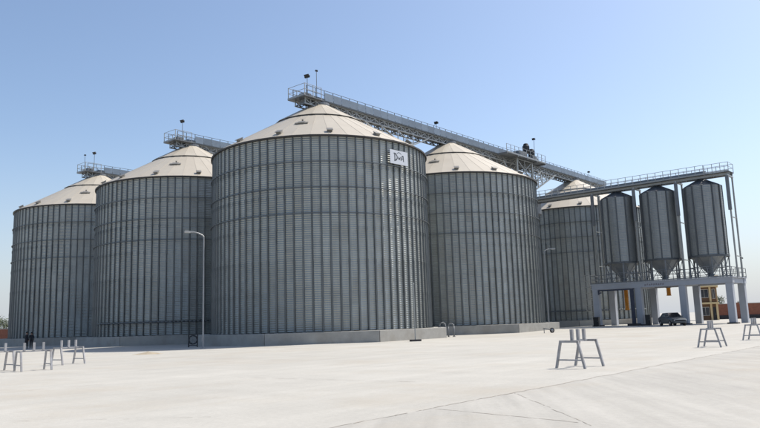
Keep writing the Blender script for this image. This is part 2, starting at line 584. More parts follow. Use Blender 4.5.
    mb.add([(x, y, -0.3) for x, y in p] + [(x, y, HF) for x, y in p],
           [(3, 2, 1, 0), (4, 5, 6, 7), (0, 1, 5, 4), (1, 2, 6, 5), (2, 3, 7, 6), (3, 0, 4, 7)])
    G['foundation'] = mb.mesh('foundation_block', 'foundation', bevel=0.02)
    # low service pipe ring
    mb = MB()
    pts = [((RAD + .35) * math.cos(t), (RAD + .35) * math.sin(t), 2.35) for t in [DA * .5 * q for q in range(0, 56)]]
    mb.tube(pts, 0.09, n=6)
    for q in range(2, 56, 6):
        t = DA * .5 * q
        mb.bar(((RAD + .05) * math.cos(t), (RAD + .05) * math.sin(t), 2.35), ((RAD + .33) * math.cos(t), (RAD + .33) * math.sin(t), 2.35), .06)
    G['service_pipe'] = mb.mesh('service_pipe', 'galv_rib', smooth=True)
    return G


SG = silo_meshes()


def silo(center, label, pipe=None):
    t = thing('grain_silo', label, 'silo', center, 0, 'tall corrugated grain silos with pale conical roofs')
    face = math.atan2(-center.y, -center.x)
    for k in range(NB):
        a = face + (k + .5) * DA
        ob('wall_panel', SG['wall_panel'], t, rz=a)
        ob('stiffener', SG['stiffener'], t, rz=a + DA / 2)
    for z in (EAVE - 2.4, EAVE - 4.65, EAVE - 6.9):
        o = ob('wind_ring', SG['wind_ring'], t, (0, 0, z), face)
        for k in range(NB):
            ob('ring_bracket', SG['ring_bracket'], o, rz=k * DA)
    for k in range(SG['NR']):
        ob('roof_panel', SG['roof_panel'], t, rz=face + k * 2 * math.pi / SG['NR'])
    for k in range(SG['NR'] // 2):
        ob('cap_panel', SG['cap_panel'], t, rz=face + k * 4 * math.pi / SG['NR'])
    ob('roof_step', SG['roof_step'], t, rz=face)
    ob('eave_ring', SG['eave_ring'], t, rz=face)
    ob('roof_cap', SG['roof_cap'], t)
    for k in range(14):
        ob('roof_vent', SG['roof_vent'], t, rz=face + R_(5) + k * 2 * math.pi / 14)
    for a in (-13, 77, 167, 257):
        ob('roof_hatch', SG['roof_hatch'], t, rz=face + R_(a))
    for k in range(8):
        ob('foundation_block', SG['foundation'], t, rz=RU + k * math.pi / 4)
    if pipe is not None:
        ob('service_pipe', SG['service_pipe'], t, rz=face + R_(pipe))
    return t


SP = 22.8
S_C = C0
S_L2 = C0 - E * SP
S_L1 = C0 - E * 2 * SP
S_R1 = C0 + U * SP
S_R2 = C0 + U * 58.5
silo(S_C, 'nearest and largest looking silo, with the white lettered sign below its eave')
silo(S_L2, 'silo directly left of the nearest one, second from the left edge', pipe=-62)
silo(S_L1, 'leftmost silo, beside the two dark standing figures')
silo(S_R1, 'silo right of the signed one, behind its right edge')
silo(S_R2, 'farthest silo, partly hidden behind the three raised hopper bins', pipe=-60)

# sign board on the near silo
face = math.atan2(-S_C.y, -S_C.x)
sa = face + R_(41.0)
sgn = thing('sign_board', 'white sign with dark hand-style lettering on the nearest silo wall', 'sign',
            S_C + Vector((math.cos(sa), math.sin(sa), 0)) * (RAD + .28) + Vector((0, 0, 16.35)), sa + math.pi / 2)
mb = MB(); mb.box(-1.17, 1.17, -.015, .015, -.64, .64)
part('board', mb, 'white_board', sgn)
mb = MB()
for z in (-.5, .5):
    mb.box(-1.15, 1.15, .017, .07, z - .03, z + .03)
for x in (-1.0, 0, 1.0):
    mb.box(x - .04, x + .04, .07, .14, -.6, .6)
part('bracket', mb, 'steel_grey', sgn)


def stroke(mb, pts, wd, y=-.019):
    for (a, b) in zip(pts[:-1], pts[1:]):
        a, b = Vector((a[0] * .85, 0, a[1] * .82)), Vector((b[0] * .85, 0, b[1] * .82))
        d = (b - a).normalized(); n = Vector((-d.z, 0, d.x)) * wd / 2
        a, b = a - d * wd * .3, b + d * wd * .3
        q = [a + n, a - n, b - n, b + n]
        mb.add([(p.x, y, p.z) for p in q], [(0, 1, 2, 3)])


mb = MB()
stroke(mb, [(-.66, .42), (-.66, -.42)], .12)
stroke(mb, [(-.78, .40), (-.50, .36), (-.30, .12), (-.28, -.08), (-.42, -.30), (-.72, -.42)], .11, -.020)
stroke(mb, [(-.10, .06), (-.06, -.20), (.04, -.06), (.12, -.20), (.20, .08)], .085, -.019)
stroke(mb, [(.30, -.28), (.52, .24), (.66, .22), (.70, -.36)], .11, -.019)
stroke(mb, [(.36, -.08), (.68, -.06)], .08, -.0205)
stroke(mb, [(-.30, .42), (-.06, .58), (.18, .54), (.34, .40)], .055, -.019)
part('lettering', mb, 'ink', sgn)


# ------------------------------------------------------------------ conveyor galleries
def railing(parent, pts_fn, x0, x1, y, z0, h, step, matn='galv_blue', posts=True, rail_r=.028):
    n = max(1, round((x1 - x0) / step))
    key = ('post', h, matn)
    if key not in RAILC:
        mb = MB(); mb.box(-.03, .03, -.03, .03, 0, h)
        RAILC[key] = mb.mesh('railing_post', matn)
    for i in range(n + 1):
        ob('railing_post', RAILC[key], parent, (x0 + (x1 - x0) * i / n, y, z0))
    mb = MB()
    for zz in (h, h * .55):
        mb.bar((x0, y, z0 + zz), (x1, y, z0 + zz), rail_r * 2, n=6)
    mb.box(x0, x1, y - .012, y + .012, z0 + .02, z0 + .16)
    part('handrail', mb, matn, parent)


RAILC = {}


def gallery(center, x0, x1, label, supports, trusses=(), legs=()):
    t = thing('conveyor_gallery', label, 'conveyor', center, RU, 'overhead conveyor galleries along the silo rows')
    zb = 23.42
    # side girders: plates with flanges, one segment per 3 m
    for y in (-.72, .72):
        n = max(1, round((x1 - x0) / 3.0))
        L = (x1 - x0) / n
        mb = MB()
        for (q0, q1) in ((-.035, .07), (.56, .655)):
            mb.box(0.005, L - .005, -.07, .07, zb + q0, zb + q1)
        for k in range(4):
            qa, qb = .05 + (L - .1) * k / 4, .05 + (L - .1) * (k + 1) / 4
            mb.box(qa - .035, qa + .035, -.05, .05, zb + .071, zb + .559)
            mb.bar((qa, 0, zb + (.09 if k % 2 else .54)), (qb, 0, zb + (.54 if k % 2 else .09)), .075, .075)
        me = mb.mesh('girder', 'galv_light')
        for i in range(n):
            ob('girder', me, t, (x0 + i * L, y, 0))
    mb = MB(); x = x0 + .2
    while x < x1:
        mb.box(x - .05, x + .05, -.69, .69, zb + .05, zb + .17); x += 1.5
    part('cross_beam', mb, 'steel_grey', t)
    mb = MB(); mb.box(x0 + .3, x1 - .3, -.40, .40, zb + .20, zb + .60)
    part('return_trough', mb, 'steel_grey', t)
    # covered conveyor trough in sections
    n = max(1, round((x1 - x0 - 2) / 2.4)); L = (x1 - x0 - 2) / n
    mb = MB()
    mb.box(.02, L - .02, -.34, .34, zb + .72, zb + 1.22)
    mb.add([(.02, -.37, zb + 1.222), (L - .02, -.37, zb + 1.222), (L - .02, .37, zb + 1.222), (.02, .37, zb + 1.222), (.02, 0, zb + 1.36), (L - .02, 0, zb + 1.36)],
           [(0, 1, 5, 4), (2, 3, 4, 5), (0, 4, 3), (1, 2, 5), (3, 2, 1, 0)])
    mb.box(0.0, .05, -.40, .40, zb + .70, zb + 1.26)
    me = mb.mesh('trough_section', 'galv_blue')
    for i in range(n):
        ob('trough_section', me, t, (x0 + 2 + i * L, 0, 0))
    # walkways of grating, railings with infill panels
    for y in (-1, 1):
        mb = MB(); mb.box(x0, x1, min(y * .46, y * .98), max(y * .46, y * .98), zb + .66, zb + .70)
        part('walkway', mb, 'steel_grey', t)
        railing(t, None, x0, x1, y * .98, zb + .70, 1.12, 1.25, 'galv_rib')
    mb = MB(); mb.box(.05, 1.20, -.008, .008, zb + .76, zb + 1.58)
    me = mb.mesh('infill_panel', 'galv_blue')
    nst = (x1 - x0) / max(1, round((x1 - x0) / 1.25))
    x = x0 + 2 * nst
    while x + nst < x1 + .01:
        ob('infill_panel', me, t, (x, -1.02, 0)); ob('infill_panel', me, t, (x, 1.02, 0)); x += nst
    # end platform with toe board and end rails
    mb = MB(); mb.box(x0 - .5, x0 + 1.9, -1.25, 1.25, zb + .60, zb + .655)
    part('end_platform', mb, 'steel_grey', t)
    mb = MB()
    for y in (-1.2, 1.2):
        for xx in (x0 - .45, x0 + .7, x0 + 1.85):
            mb.box(xx - .03, xx + .03, y - .03, y + .03, zb + .656, zb + 1.9)
        for zz in (1.3, 1.88):
            mb.bar((x0 - .45, y, zb + zz), (x0 + 1.85, y, zb + zz), .055, n=6)
    for zz in (1.3, 1.88):
        mb.bar((x0 - .45, -1.2, zb + zz), (x0 - .45, 1.2, zb + zz), .055, n=6)
    mb.box(x0 - .52, x0 - .50, -1.25, 1.25, zb + .66, zb + .82)
    part('end_railing', mb, 'galv_light', t)
    mb = MB()
    mb.box(x0 + .3, x0 + 1.2, -.42, .42, zb + .70, zb + 1.30)
    mb.bar((x0 + .75, -.62, zb + 1.0), (x0 + .75, .62, zb + 1.0), .36, n=12)
    part('drive_unit', mb, 'steel_grey', t)
    # saddle frames on the silo tops
    for sx in supports:
        mb = MB()
        for (dx, dy) in ((-.7, -.7), (.7, -.7), (.7, .7), (-.7, .7)):
            mb.bar((sx + dx * .75, dy * .75, 23.80), (sx + dx * 1.3, dy, zb - .03), .12)
        mb.box(sx - 1.1, sx + 1.1, -.85, .85, zb - .16, zb - .04)
        mb.bar((sx, 0, 24.0), (sx, 0, zb + .72), .5, n=12)
        mb.box(sx - 1.3, sx - 1.15, -1.0, 1.0, zb - .30, zb - .04)
        mb.box(sx + 1.15, sx + 1.3, -1.0, 1.0, zb - .30, zb - .04)
        part('saddle_frame', mb, 'steel_grey', t)
    # trusses hanging below between the silos
    for (a, b, dz) in trusses:
        mb = MB(); n = 4; st = (b - a) / n
        for y in (-.72, .72):
            mb.bar((a + st, y, zb - dz), (b - st, y, zb - dz), .13)
            mb.bar((a, y, zb - .04), (a + st, y, zb - dz), .12)
            mb.bar((b, y, zb - .04), (b - st, y, zb - dz), .12)
            for k in range(1, n):
                mb.bar((a + k * st, y, zb - .04), (a + k * st, y, zb - dz), .09)
                if k < n - 1:
                    mb.bar((a + k * st, y, zb - .04), (a + (k + 1) * st, y, zb - dz), .08)
        for k in range(1, n):
            mb.bar((a + k * st, -.72, zb - dz), (a + k * st, .72, zb - dz), .08)
        part('hanging_truss', mb, 'galv_light', t)
    for lx in legs:
        mb = MB()
        for (dx, dy) in ((-1, -1), (1, -1), (1, 1), (-1, 1)):
            mb.bar((lx + dx * 1.6, dy * 1.6, 0), (lx + dx * .7, dy * .72, zb - .04), .22)
        for q in range(6):
            z0, z1 = q * 3.8, (q + 1) * 3.8
            w0, w1 = 1.6 - .88 * z0 / 23, 1.6 - .88 * z1 / 23
            for dy in (-1, 1):
                mb.bar((lx - w0, dy * w0, z0), (lx + w1, dy * w1, z1), .09)
                mb.bar((lx + w0, dy * w0, z0), (lx - w1, dy * w1, z1), .09)
        part('trestle', mb, 'galv_light', t)
    return t


gallery(C0, -2.7, 70, 'longest conveyor gallery, running over the signed silo to the far silo', (0, SP, 58.5),
        ((6.2, 17.6, 1.25), (27.5, 35.5, 1.0)), (68.5,))
gallery(S_L2, -2.5, 26, 'conveyor gallery on the second silo from the left, vanishing behind the nearest silo', (0,), (), (24,))
gallery(S_L1, -2.2, 26, 'conveyor gallery on top of the leftmost silo', (0,), (), (24,))

# ------------------------------------------------------------------ elevator tower between the two right silos
tw = thing('elevator_tower', 'open lattice elevator tower rising behind the silo right of the signed one', 'tower', T0, RU)
mb = MB()
xs, ys = (-3.6, 0.7), (-1.8, 1.8)
for x in xs:
    for y in ys:
        mb.bar((x, y, 0), (x, y, 24.0), .24)
part('tower_leg', mb, 'galv_light', tw)
for q in range(8):
    z0, z1 = q * 3.0, q * 3.0 + 3.0
    if q == 7:
        z1 = 23.9
    mb = MB()
    for y in ys:
        mb.bar((xs[0], y, z0), (xs[1], y, z1), .10); mb.bar((xs[1], y, z0), (xs[0], y, z1), .10)
        mb.bar((xs[0], y, z1), (xs[1], y, z1), .14)
        mb.bar(((xs[0] + xs[1]) / 2, y, z0), ((xs[0] + xs[1]) / 2, y, z1), .09)
    for x in xs:
        mb.bar((x, ys[0], z0), (x, ys[1], z1), .10); mb.bar((x, ys[1], z0), (x, ys[0], z1), .10)
        mb.bar((x, ys[0], z1), (x, ys[1], z1), .14)
    part('lattice_bay', mb, 'galv_light', tw)
# outreach brackets carrying the gallery and the head platform
mb = MB()
for y in (-1.3, 1.3):
    mb.bar((.7, y, 19.4), (9.0, y, 23.3), .16); mb.bar((-3.6, y, 20.5), (-6.5, y, 23.3), .16)
    mb.bar((.7, y, 21.4), (4.6, y, 23.3), .10); mb.bar((4.4, y, 21.6), (4.2, y, 23.3), .09)
    mb.bar((.7, y, 20.8), (4.4, y, 21.6), .09)
part('outreach_strut', mb, 'galv_light', tw)
mb = MB()
for y in (-1.3, 1.3):
    for k in range(6):
        xq = .7 + k * 1.35; zq = 19.4 + (23.3 - 19.4) * (xq - .7) / 8.3
        mb.bar((xq, y, zq), (xq, y, 23.3), .09)
        if k < 5:
            xn = xq + 1.35; zn = 19.4 + (23.3 - 19.4) * (xn - .7) / 8.3
            mb.bar((xq, y, 23.3), (xn, y, zn), .08)
            mb.bar((xq, y, (zq + 23.3) / 2), (xn, y, (zn + 23.3) / 2), .06)
for k in range(6):
    xq = .7 + k * 1.35; zq = 19.4 + (23.3 - 19.4) * (xq - .7) / 8.3
    mb.bar((xq, -1.3, zq), (xq, 1.3, zq), .08); mb.bar((xq, -1.3, zq), (xq, 1.3, 23.2), .06)
part('outreach_lattice', mb, 'galv_light', tw)
mb = MB(); mb.box(-7.5, 3.6, -2.6, -1.06, 24.05, 24.13); mb.box(-7.5, 3.6, 1.06, 2.6, 24.05, 24.13)
for x in (-7.4, -4.5, -1.8, 1.0, 3.5):
    mb.box(x - .06, x + .06, -2.6, -1.06, 23.88, 24.05); mb.box(x - .06, x + .06, 1.06, 2.6, 23.88, 24.05)
part('head_platform', mb, 'steel_grey', tw)
railing(tw, None, -7.5, 3.6, -2.55, 24.13, 1.15, 1.1, 'galv_light')
railing(tw, None, -7.5, 3.6, 2.55, 24.13, 1.15, 1.1, 'galv_light')
mb = MB()
mb.box(-3.4, -1.5, -2.3, -1.2, 24.13, 25.05); mb.box(0.4, 1.7, -2.2, -1.2, 24.13, 24.9)
mb.box(-1.4, .2, 1.2, 2.3, 24.13, 25.3)
part('control_box', mb, 'steel_grey', tw)


def motor(x, y, z, hgt, label):
    p = T0 + U * x + E * (-y) + Vector((0, 0, z))
    t = thing('drive_motor', label, 'motor', p, RU, 'dark drive motors on the tower head')
    mb = MB(); mb.lathe([(.30, 0), (.30, .12), (.26, .14)], n=16, cap=True)
    part('mounting_flange', mb, 'dark_metal', t)
    mb = MB(); mb.lathe([(.42, .14), (.48, .3), (.48, hgt * .75), (.40, hgt * .8), (.34, hgt * .95), (.2, hgt)], n=16, cap=True)
    for k in range(8):
        a = k * math.pi / 4
        mb.bar((.48 * math.cos(a), .48 * math.sin(a), .3), (.48 * math.cos(a), .48 * math.sin(a), hgt * .72), .06)
    part('housing', mb, 'dark_metal', t)
    mb = MB(); mb.box(.44, .68, -.15, .15, hgt * .35, hgt * .6)
    part('terminal_box', mb, 'dark_metal', t)


motor(-.6, -1.75, 25.05 - 0.0, 1.55, 'taller dark drive motor on the tower head platform')
motor(1.05, -1.7, 24.90, 1.15, 'shorter dark drive motor on the tower head platform, right of the taller')
mb = MB()


def floodlight(p, h, label, head=.34, tilt=0.6, rz=0.0, group='floodlights on thin masts'):
    t = thing('floodlight', label, 'floodlight', p, rz, group)
    mb = MB(); mb.bar((0, 0, 0), (0, 0, h), .075, n=8, taper=.8); mb.lathe([(.10, 0), (.10, .03), (.05, .05)], n=8, cap=True)
    part('mast', mb, 'steel_grey', t)
    mb = MB(); q = head
    mb.add([(-q * .8, -q * .25, -q * .55), (q * .8, -q * .25, -q * .55), (q * .8, -q * .25, q * .55), (-q * .8, -q * .25, q * .55),
            (-q * .45, q * .4, -q * .3), (q * .45, q * .4, -q * .3), (q * .45, q * .4, q * .3), (-q * .45, q * .4, q * .3)],
           [(0, 1, 2, 3), (7, 6, 5, 4), (0, 4, 5, 1), (1, 5, 6, 2), (2, 6, 7, 3), (3, 7, 4, 0)])
    part('lamp_head', mb, 'dark_metal', t, loc=(0, 0, h + q * .4), rot=(tilt, 0, 0))
    mb = MB(); mb.bar((-q * .85, 0, 0), (-q * .85, 0, q * .5), .04); mb.bar((q * .85, 0, 0), (q * .85, 0, q * .5), .04); mb.bar((-q * .87, 0, 0), (q * .87, 0, 0), .04)
    part('yoke', mb, 'dark_metal', t, loc=(0, 0, h - .02))
    return t


def grow(center, s, lat, z):
    return center + U * s - E * lat + Vector((0, 0, z))


ZP = 23.42 + .655
floodlight(grow(C0, -2.5, -.9, ZP), 2.05, 'dark floodlight at the outer end of the signed silo gallery', .36, .7, R_(-30))
floodlight(grow(C0, -1.3, -1.0, ZP), 2.95, 'tallest thin mast with a small lamp on the signed silo top', .17, .5, R_(40))
floodlight(grow(C0, 19.2, -.98, 24.12), 1.5, 'dark floodlight on the railing between the signed silo and its right neighbour', .33, .7, R_(-40))
floodlight(grow(S_L2, -1.8, -.9, ZP), 2.4, 'dark floodlight on top of the second silo from the left', .36, .7, R_(-30))
floodlight(grow(S_L1, -1.2, -.8, ZP), 2.7, 'dark floodlight on the leftmost silo, thicker of the two masts', .36, .7, R_(-30))
floodlight(grow(S_L1, -1.75, .9, ZP), 2.7, 'thin mast with a small lamp on the leftmost silo', .16, .5, R_(40))
floodlight(grow(C0, 41.2, -2.5, 24.13), 3.1, 'dark floodlight standing between the motors on the tower head', .30, .7, R_(-40))
floodlight(grow(C0, 63.0, -.98, 24.12), 1.6, 'small floodlight on the gallery railing past the far silo', .26, .7, R_(-40))

# ------------------------------------------------------------------ loading platform with hopper bins
GZ = 0.2
pl = thing('loading_platform', 'pale concrete platform on eight columns under the hopper bins', 'platform', T0, RE)
CT = (11.6, 17.1, 22.4, 27.6)
mb = MB(); mb.box(-.37, .37, -.37, .37, GZ - .3, 4.849)
mecol = mb.mesh('column', 'deck_paint', bevel=.02)
mb = MB(); mb.box(-.55, .55, -.55, .55, GZ - .3, GZ + .16)
mebase = mb.mesh('column_base', 'dark_base', bevel=.02)
for x in CT:
    for y in (-2.6, 2.6):
        c = ob('column', mecol, pl, (x, y, 0))
        if (x, y) in ((11.6, -2.6), (17.1, -2.6), (27.6, -2.6), (22.4, -2.6)):
            ob('column_base', mebase, c)
mb = MB(); mb.box(11.15, 28.05, -3.0, -2.2, 4.85, 5.45)
part('front_beam', mb, 'deck_paint', pl)
mb = MB(); mb.box(11.15, 28.05, 2.2, 3.0, 4.85, 5.45)
part('rear_beam', mb, 'deck_paint', pl)
mb = MB(); mb.box(-.38, .38, -2.197, 2.197, 4.853, 5.449)
me = mb.mesh('cross_beam', 'deck_paint')
for x in CT:
    ob('cross_beam', me, pl, (x + (.05 if x < 12 else (-.05 if x > 27 else 0)), 0, 0))
mb = MB(); mb.box(11.05, 28.15, -3.08, 3.08, 5.452, 5.56)
part('deck_slab', mb, 'deck_paint', pl)
railing(pl, None, 11.1, 28.1, -3.02, 5.56, 1.1, 1.3, 'steel_grey', rail_r=.032)
railing(pl, None, 11.1, 28.1, 3.02, 5.56, 1.1, 1.3, 'steel_grey', rail_r=.032)
mb = MB()
for x in (11.1, 28.1):
    for z in (6.16, 6.66):
        mb.bar((x, -3.0, z), (x, 3.0, z), .06, n=6)
    for y in (-1.5, 0, 1.5):
        mb.box(x - .03, x + .03, y - .03, y + .03, 5.56, 6.66)
part('end_railing', mb, 'steel_grey', pl)
# faded marks on the beam face
mb = MB()
rr = random.Random(3)
for k in range(9):
    x = 18.0 + k * .27; zc = 5.14 + rr.uniform(-.04, .04)
    vs3 = [(x, -3.004, zc - .1 - rr.random() * .05), (x + .16 + rr.random() * .08, -3.004, zc - .08), (x + .20, -3.004, zc + .07 + rr.random() * .07), (x + .03, -3.004, zc + .10)]
    mb.add(vs3, [(0, 1, 2, 3)])
part('faded_marking', mb, 'ink_faded', pl)
# ladder on the left end
ld = thing('access_ladder', 'caged steel ladder at the left end of the concrete platform', 'ladder', T0 + E * 10.45 + U * -1.6, RE)
mb = MB()
for y in (-.3, .3):
    mb.bar((0, y, GZ), (0, y, 6.9), .07)
part('stile', mb, 'galv_light', ld)
mb = MB(); mb.bar((0, -.3, 0), (0, .3, 0), .04, n=6)
me = mb.mesh('rung', 'galv_light')
for k in range(20):
    ob('rung', me, ld, (0, 0, .5 + k * .3))
mb = MB()
pts = [(-.75 * math.sin(a), .36 * math.cos(a), 0) for a in [math.pi * q / 6 for q in range(7)]]
mb.tube(pts, .028, n=5)
me = mb.mesh('cage_hoop', 'galv_light')
for k in range(7):
    ob('cage_hoop', me, ld, (0, 0, 2.2 + k * .78))
mb = MB()
for a in (1, 3, 5):
    q = math.pi * a / 6
    mb.bar((-.77 * math.sin(q), .37 * math.cos(q), 2.2), (-.77 * math.sin(q), .37 * math.cos(q), 6.9), .05)
part('cage_strap', mb, 'galv_light', ld)
mb = MB()
for z in (1.6, 4.0, 5.9):
    mb.bar((0, .3, z), (.9, .3, z), .05); mb.bar((0, -.3, z), (.9, -.3, z), .05)
part('wall_bracket', mb, 'galv_light', ld)

# dark gate frame in the left bay
gf = thing('steel_gateway', 'dark steel gateway frame in the left bay of the platform', 'gateway', T0 + U * -3.12, RE)
mb = MB(); mb.box(12.05, 16.7, -.07, .07, 4.62, 4.80)
part('lintel', mb, 'dark_blue_steel', gf)
mb = MB(); mb.box(16.20, 16.62, -.12, .12, GZ, 4.618)
part('gate_post', mb, 'dark_blue_steel', gf)
mb = MB(); mb.box(12.06, 12.2, -.09, .09, 4.2, 4.618); mb.box(12.12, 12.5, -.05, .05, 4.35, 4.5)
part('hinge_post', mb, 'dark_blue_steel', gf)
mb = MB(); mb.box(15.7, 17.3, -.45, .0 - .13, GZ, GZ + .28)
part('sill_block', mb, 'dark_base', gf)


def small_box(p, rz, sx, sy, sz, label):
    t = thing('junction_cabinet', label, 'cabinet', p, rz, 'small dark cabinets at the platform columns')
    mb = MB(); mb.box(-sx / 2, sx / 2, -sy / 2, sy / 2, .08, sz)
    part('housing', mb, 'dark_metal', t)
    mb = MB(); mb.box(-sx / 2 + .04, sx / 2 - .04, -sy / 2 - .025, -sy / 2 - .002, .12, sz - .04)
    d = part('door', mb, 'dark_metal', t)
    mb = MB(); mb.box(sx / 2 - .14, sx / 2 - .10, -sy / 2 - .05, -sy / 2 - .026, sz * .5, sz * .62)
    part('handle', mb, 'steel_grey', d)
    mb = MB(); mb.box(-sx / 2 - .04, sx / 2 + .04, -sy / 2 - .06, sy / 2 + .04, sz + .001, sz + .04)
    part('lid', mb, 'dark_metal', t)
    mb = MB(); mb.box(-sx / 2 + .03, sx / 2 - .03, -sy / 2 + .03, sy / 2 - .03, 0, .079)
    part('plinth', mb, 'dark_base', t)


small_box(T0 + E * 11.7 - U * 3.4 + Vector((0, 0, GZ)), RE, .7, .5, 1.15, 'small dark cabinet at the leftmost front platform column')
small_box(T0 + E * 18.1 - U * 2.9 + Vector((0, 0, GZ)), RE, .6, .5, 1.25, 'small dark cabinet just right of the dark gate post')

# hopper bins
BR, BZ0, BZ1 = 2.15, 8.3, 16.7
BX = (14.35, 19.6, 24.95)
NBR = 12
hb = math.pi / NBR
mb = MB(); vs_, fs = [], []
rows = int((BZ1 - BZ0) / .035)
for i in range(rows + 1):
    z = BZ0 + (BZ1 - BZ0) * i / rows; r = BR + .012 * math.sin(2 * math.pi * i / 6)
    for q in (-1, -.5, 0, .5, 1):
        vs_.append((r * math.cos(hb * q), r * math.sin(hb * q), z))
for i in range(rows):
    for q in range(4):
        fs.append((i * 5 + q, i * 5 + q + 1, i * 5 + q + 6, i * 5 + q + 5))
mb.add(vs_, fs)
ME_BP = mb.mesh('wall_panel', 'bin_sheet', smooth=True)
mb = MB(); mb.box(BR + .0, BR + .11, -.07, .07, BZ0 - .05, BZ1)
ME_BS = mb.mesh('stiffener', 'bin_rib')
mb = MB()
r1, z1, r2, z2 = BR + .08, BZ1, .35, BZ1 + .98
mb.add([(r1 * math.cos(-hb), r1 * math.sin(-hb), z1), (r1 * math.cos(hb), r1 * math.sin(hb), z1), (r2 * math.cos(hb), r2 * math.sin(hb), z2), (r2 * math.cos(-hb), r2 * math.sin(-hb), z2)], [(0, 1, 2, 3)])
mb.bar((r1 * math.cos(hb), r1 * math.sin(hb), z1 + .02), (r2 * math.cos(hb), r2 * math.sin(hb), z2 + .02), .05)
ME_BR = mb.mesh('roof_panel', 'bin_rib')
mb = MB()
r1, z1, r2, z2 = BR - .02, BZ0, .26, 6.15
mb.add([(r1 * math.cos(-hb), r1 * math.sin(-hb), z1), (r1 * math.cos(hb), r1 * math.sin(hb), z1), (r2 * math.cos(hb), r2 * math.sin(hb), z2), (r2 * math.cos(-hb), r2 * math.sin(-hb), z2)], [(0, 1, 2, 3)])
mb.bar((r1 * math.cos(hb), r1 * math.sin(hb), z1), (r2 * math.cos(hb), r2 * math.sin(hb), z2), .05)
ME_CN = mb.mesh('hopper_panel', 'galv_light')
mb = MB(); mb.bar((BR + .02, 0, 5.561), (BR + .02, 0, BZ0 - .05), .14)
mb.box(BR - .18, BR + .22, -.2, .2, 5.5605, 5.60)
ME_LG = mb.mesh('leg', 'steel_grey')
mb = MB()
a0, a1 = -2 * hb * .75, 2 * hb * .75
for (q0, q1) in ((a0, a1), (a1, a0)):
    mb.bar((BR * math.cos(q0), BR * math.sin(q0), 5.7), (BR * math.cos(q1), BR * math.sin(q1), BZ0 - .2), .055)
ME_BC = mb.mesh('leg_brace', 'steel_grey')
mb = MB(); mb.lathe([(BR + .02, BZ0 - .22), (BR + .16, BZ0 - .22), (BR + .16, BZ0 - .02), (BR + .02, BZ0 - .02)], n=36)
ME_RB = mb.mesh('ring_beam', 'bin_rib')
mb = MB(); mb.lathe([(.34, 5.75), (.34, 5.95), (.28, 5.96), (.28, 6.2)], n=16, cap=True); mb.box(-.5, .5, -.12, .12, 5.96, 6.1)
ME_OG_ = 0
ME_OG = mb.mesh('outlet_gate', 'steel_grey')
mb = MB(); mb.lathe([(.4, BZ1 + .95), (.4, BZ1 + 1.15), (.2, BZ1 + 1.16), (.2, 17.95)], n=16, cap=True)
ME_IN = mb.mesh('inlet_spout', 'steel_grey')
mb = MB()
for z in (6.9,):
    for k in range(8):
        a, b = k * math.pi / 4 + math.pi / 8, (k + 1) * math.pi / 4 + math.pi / 8
        mb.bar(((BR + .02) * math.cos(a), (BR + .02) * math.sin(a), z), ((BR + .02) * math.cos(b), (BR + .02) * math.sin(b), z), .08)
ME_FR = mb.mesh('leg_tie', 'steel_grey')
for bx, lb in zip(BX, ('left hopper bin of the three on the concrete platform', 'middle hopper bin of the three on the concrete platform',
                       'right hopper bin of the three, its cone clear against the sky')):
    t = thing('hopper_bin', lb, 'hopper bin', T0 + E * bx, RE, 'hopper bins on the loading platform')
    for k in range(NBR):
        a = k * 2 * hb
        ob('wall_panel', ME_BP, t, rz=a)
        ob('stiffener', ME_BS, t, rz=a + hb)
        ob('roof_panel', ME_BR, t, rz=a)
        ob('hopper_panel', ME_CN, t, rz=a)
    for k in range(8):
        ob('leg', ME_LG, t, rz=k * math.pi / 4 + math.pi / 8)
    for k in range(1, 8, 2):
        ob('leg_brace', ME_BC, t, rz=k * math.pi / 4)
    ob('leg_tie', ME_FR, t); ob('ring_beam', ME_RB, t); ob('outlet_gate', ME_OG, t); ob('inlet_spout', ME_IN, t)

# orange loading spouts under the deck
for (bx, zl, lb) in ((14.45, 2.15, 'long orange loading spout hanging in the left bay of the platform'),
                     (19.85, 3.75, 'short orange loading spout hanging in the middle bay of the platform')):
    t = thing('loading_spout', lb, 'spout', T0 + E * bx + Vector((0, 0, 4.85)), RE, 'orange spouts under the platform')
    h = 4.85 - zl
    mb = MB(); prof = []; n = max(3, int(h / .18))
    for k in range(n + 1):
        z = -.12 - (h - .12) * k / n * .9
        prof += [(.27, z), (.22, z - h * .9 / n * .5)]
    mb.lathe(prof, n=16)
    part('bellows', mb, 'orange', t, smooth=False)
    mb = MB(); mb.lathe([(.20, -h), (.28, -h), (.26, -h * .88), (.2, -h * .88)], n=16)
    part('outlet_skirt', mb, 'orange', t)
    mb = MB(); mb.lathe([(.34, -.12), (.34, 0)], n=16, cap=True)
    part('collar', mb, 'steel_grey', t)

# conveyor above the bins
rc = thing('bin_feed_conveyor', 'conveyor with walkway above the three hopper bins, coming from the tower', 'conveyor', T0, RE)
xa, xb = -1.2, 28.4
for y in (-.62, .62):
    mb = MB(); mb.box(xa, xb, y - .06, y + .06, 17.72, 18.0)
    part('support_beam', mb, 'galv_light', rc)
mb = MB(); x = xa + .4
while x < xb:
    mb.box(x - .05, x + .05, -.55, .55, 17.78, 17.9); x += 1.6
part('cross_beam', mb, 'steel_grey', rc)
n = 12; L = (25.6 - xa) / n
mb = MB(); mb.box(.02, L - .02, -.3, .3, 18.16, 18.60); mb.box(0, .05, -.35, .35, 18.13, 18.63)
mb.add([(.02, -.33, 18.602), (L - .02, -.33, 18.602), (L - .02, .33, 18.602), (.02, .33, 18.602), (.02, 0, 18.70), (L - .02, 0, 18.70)],
       [(0, 1, 5, 4), (2, 3, 4, 5), (0, 4, 3), (1, 2, 5), (3, 2, 1, 0)])
me = mb.mesh('trough_section', 'galv_blue')
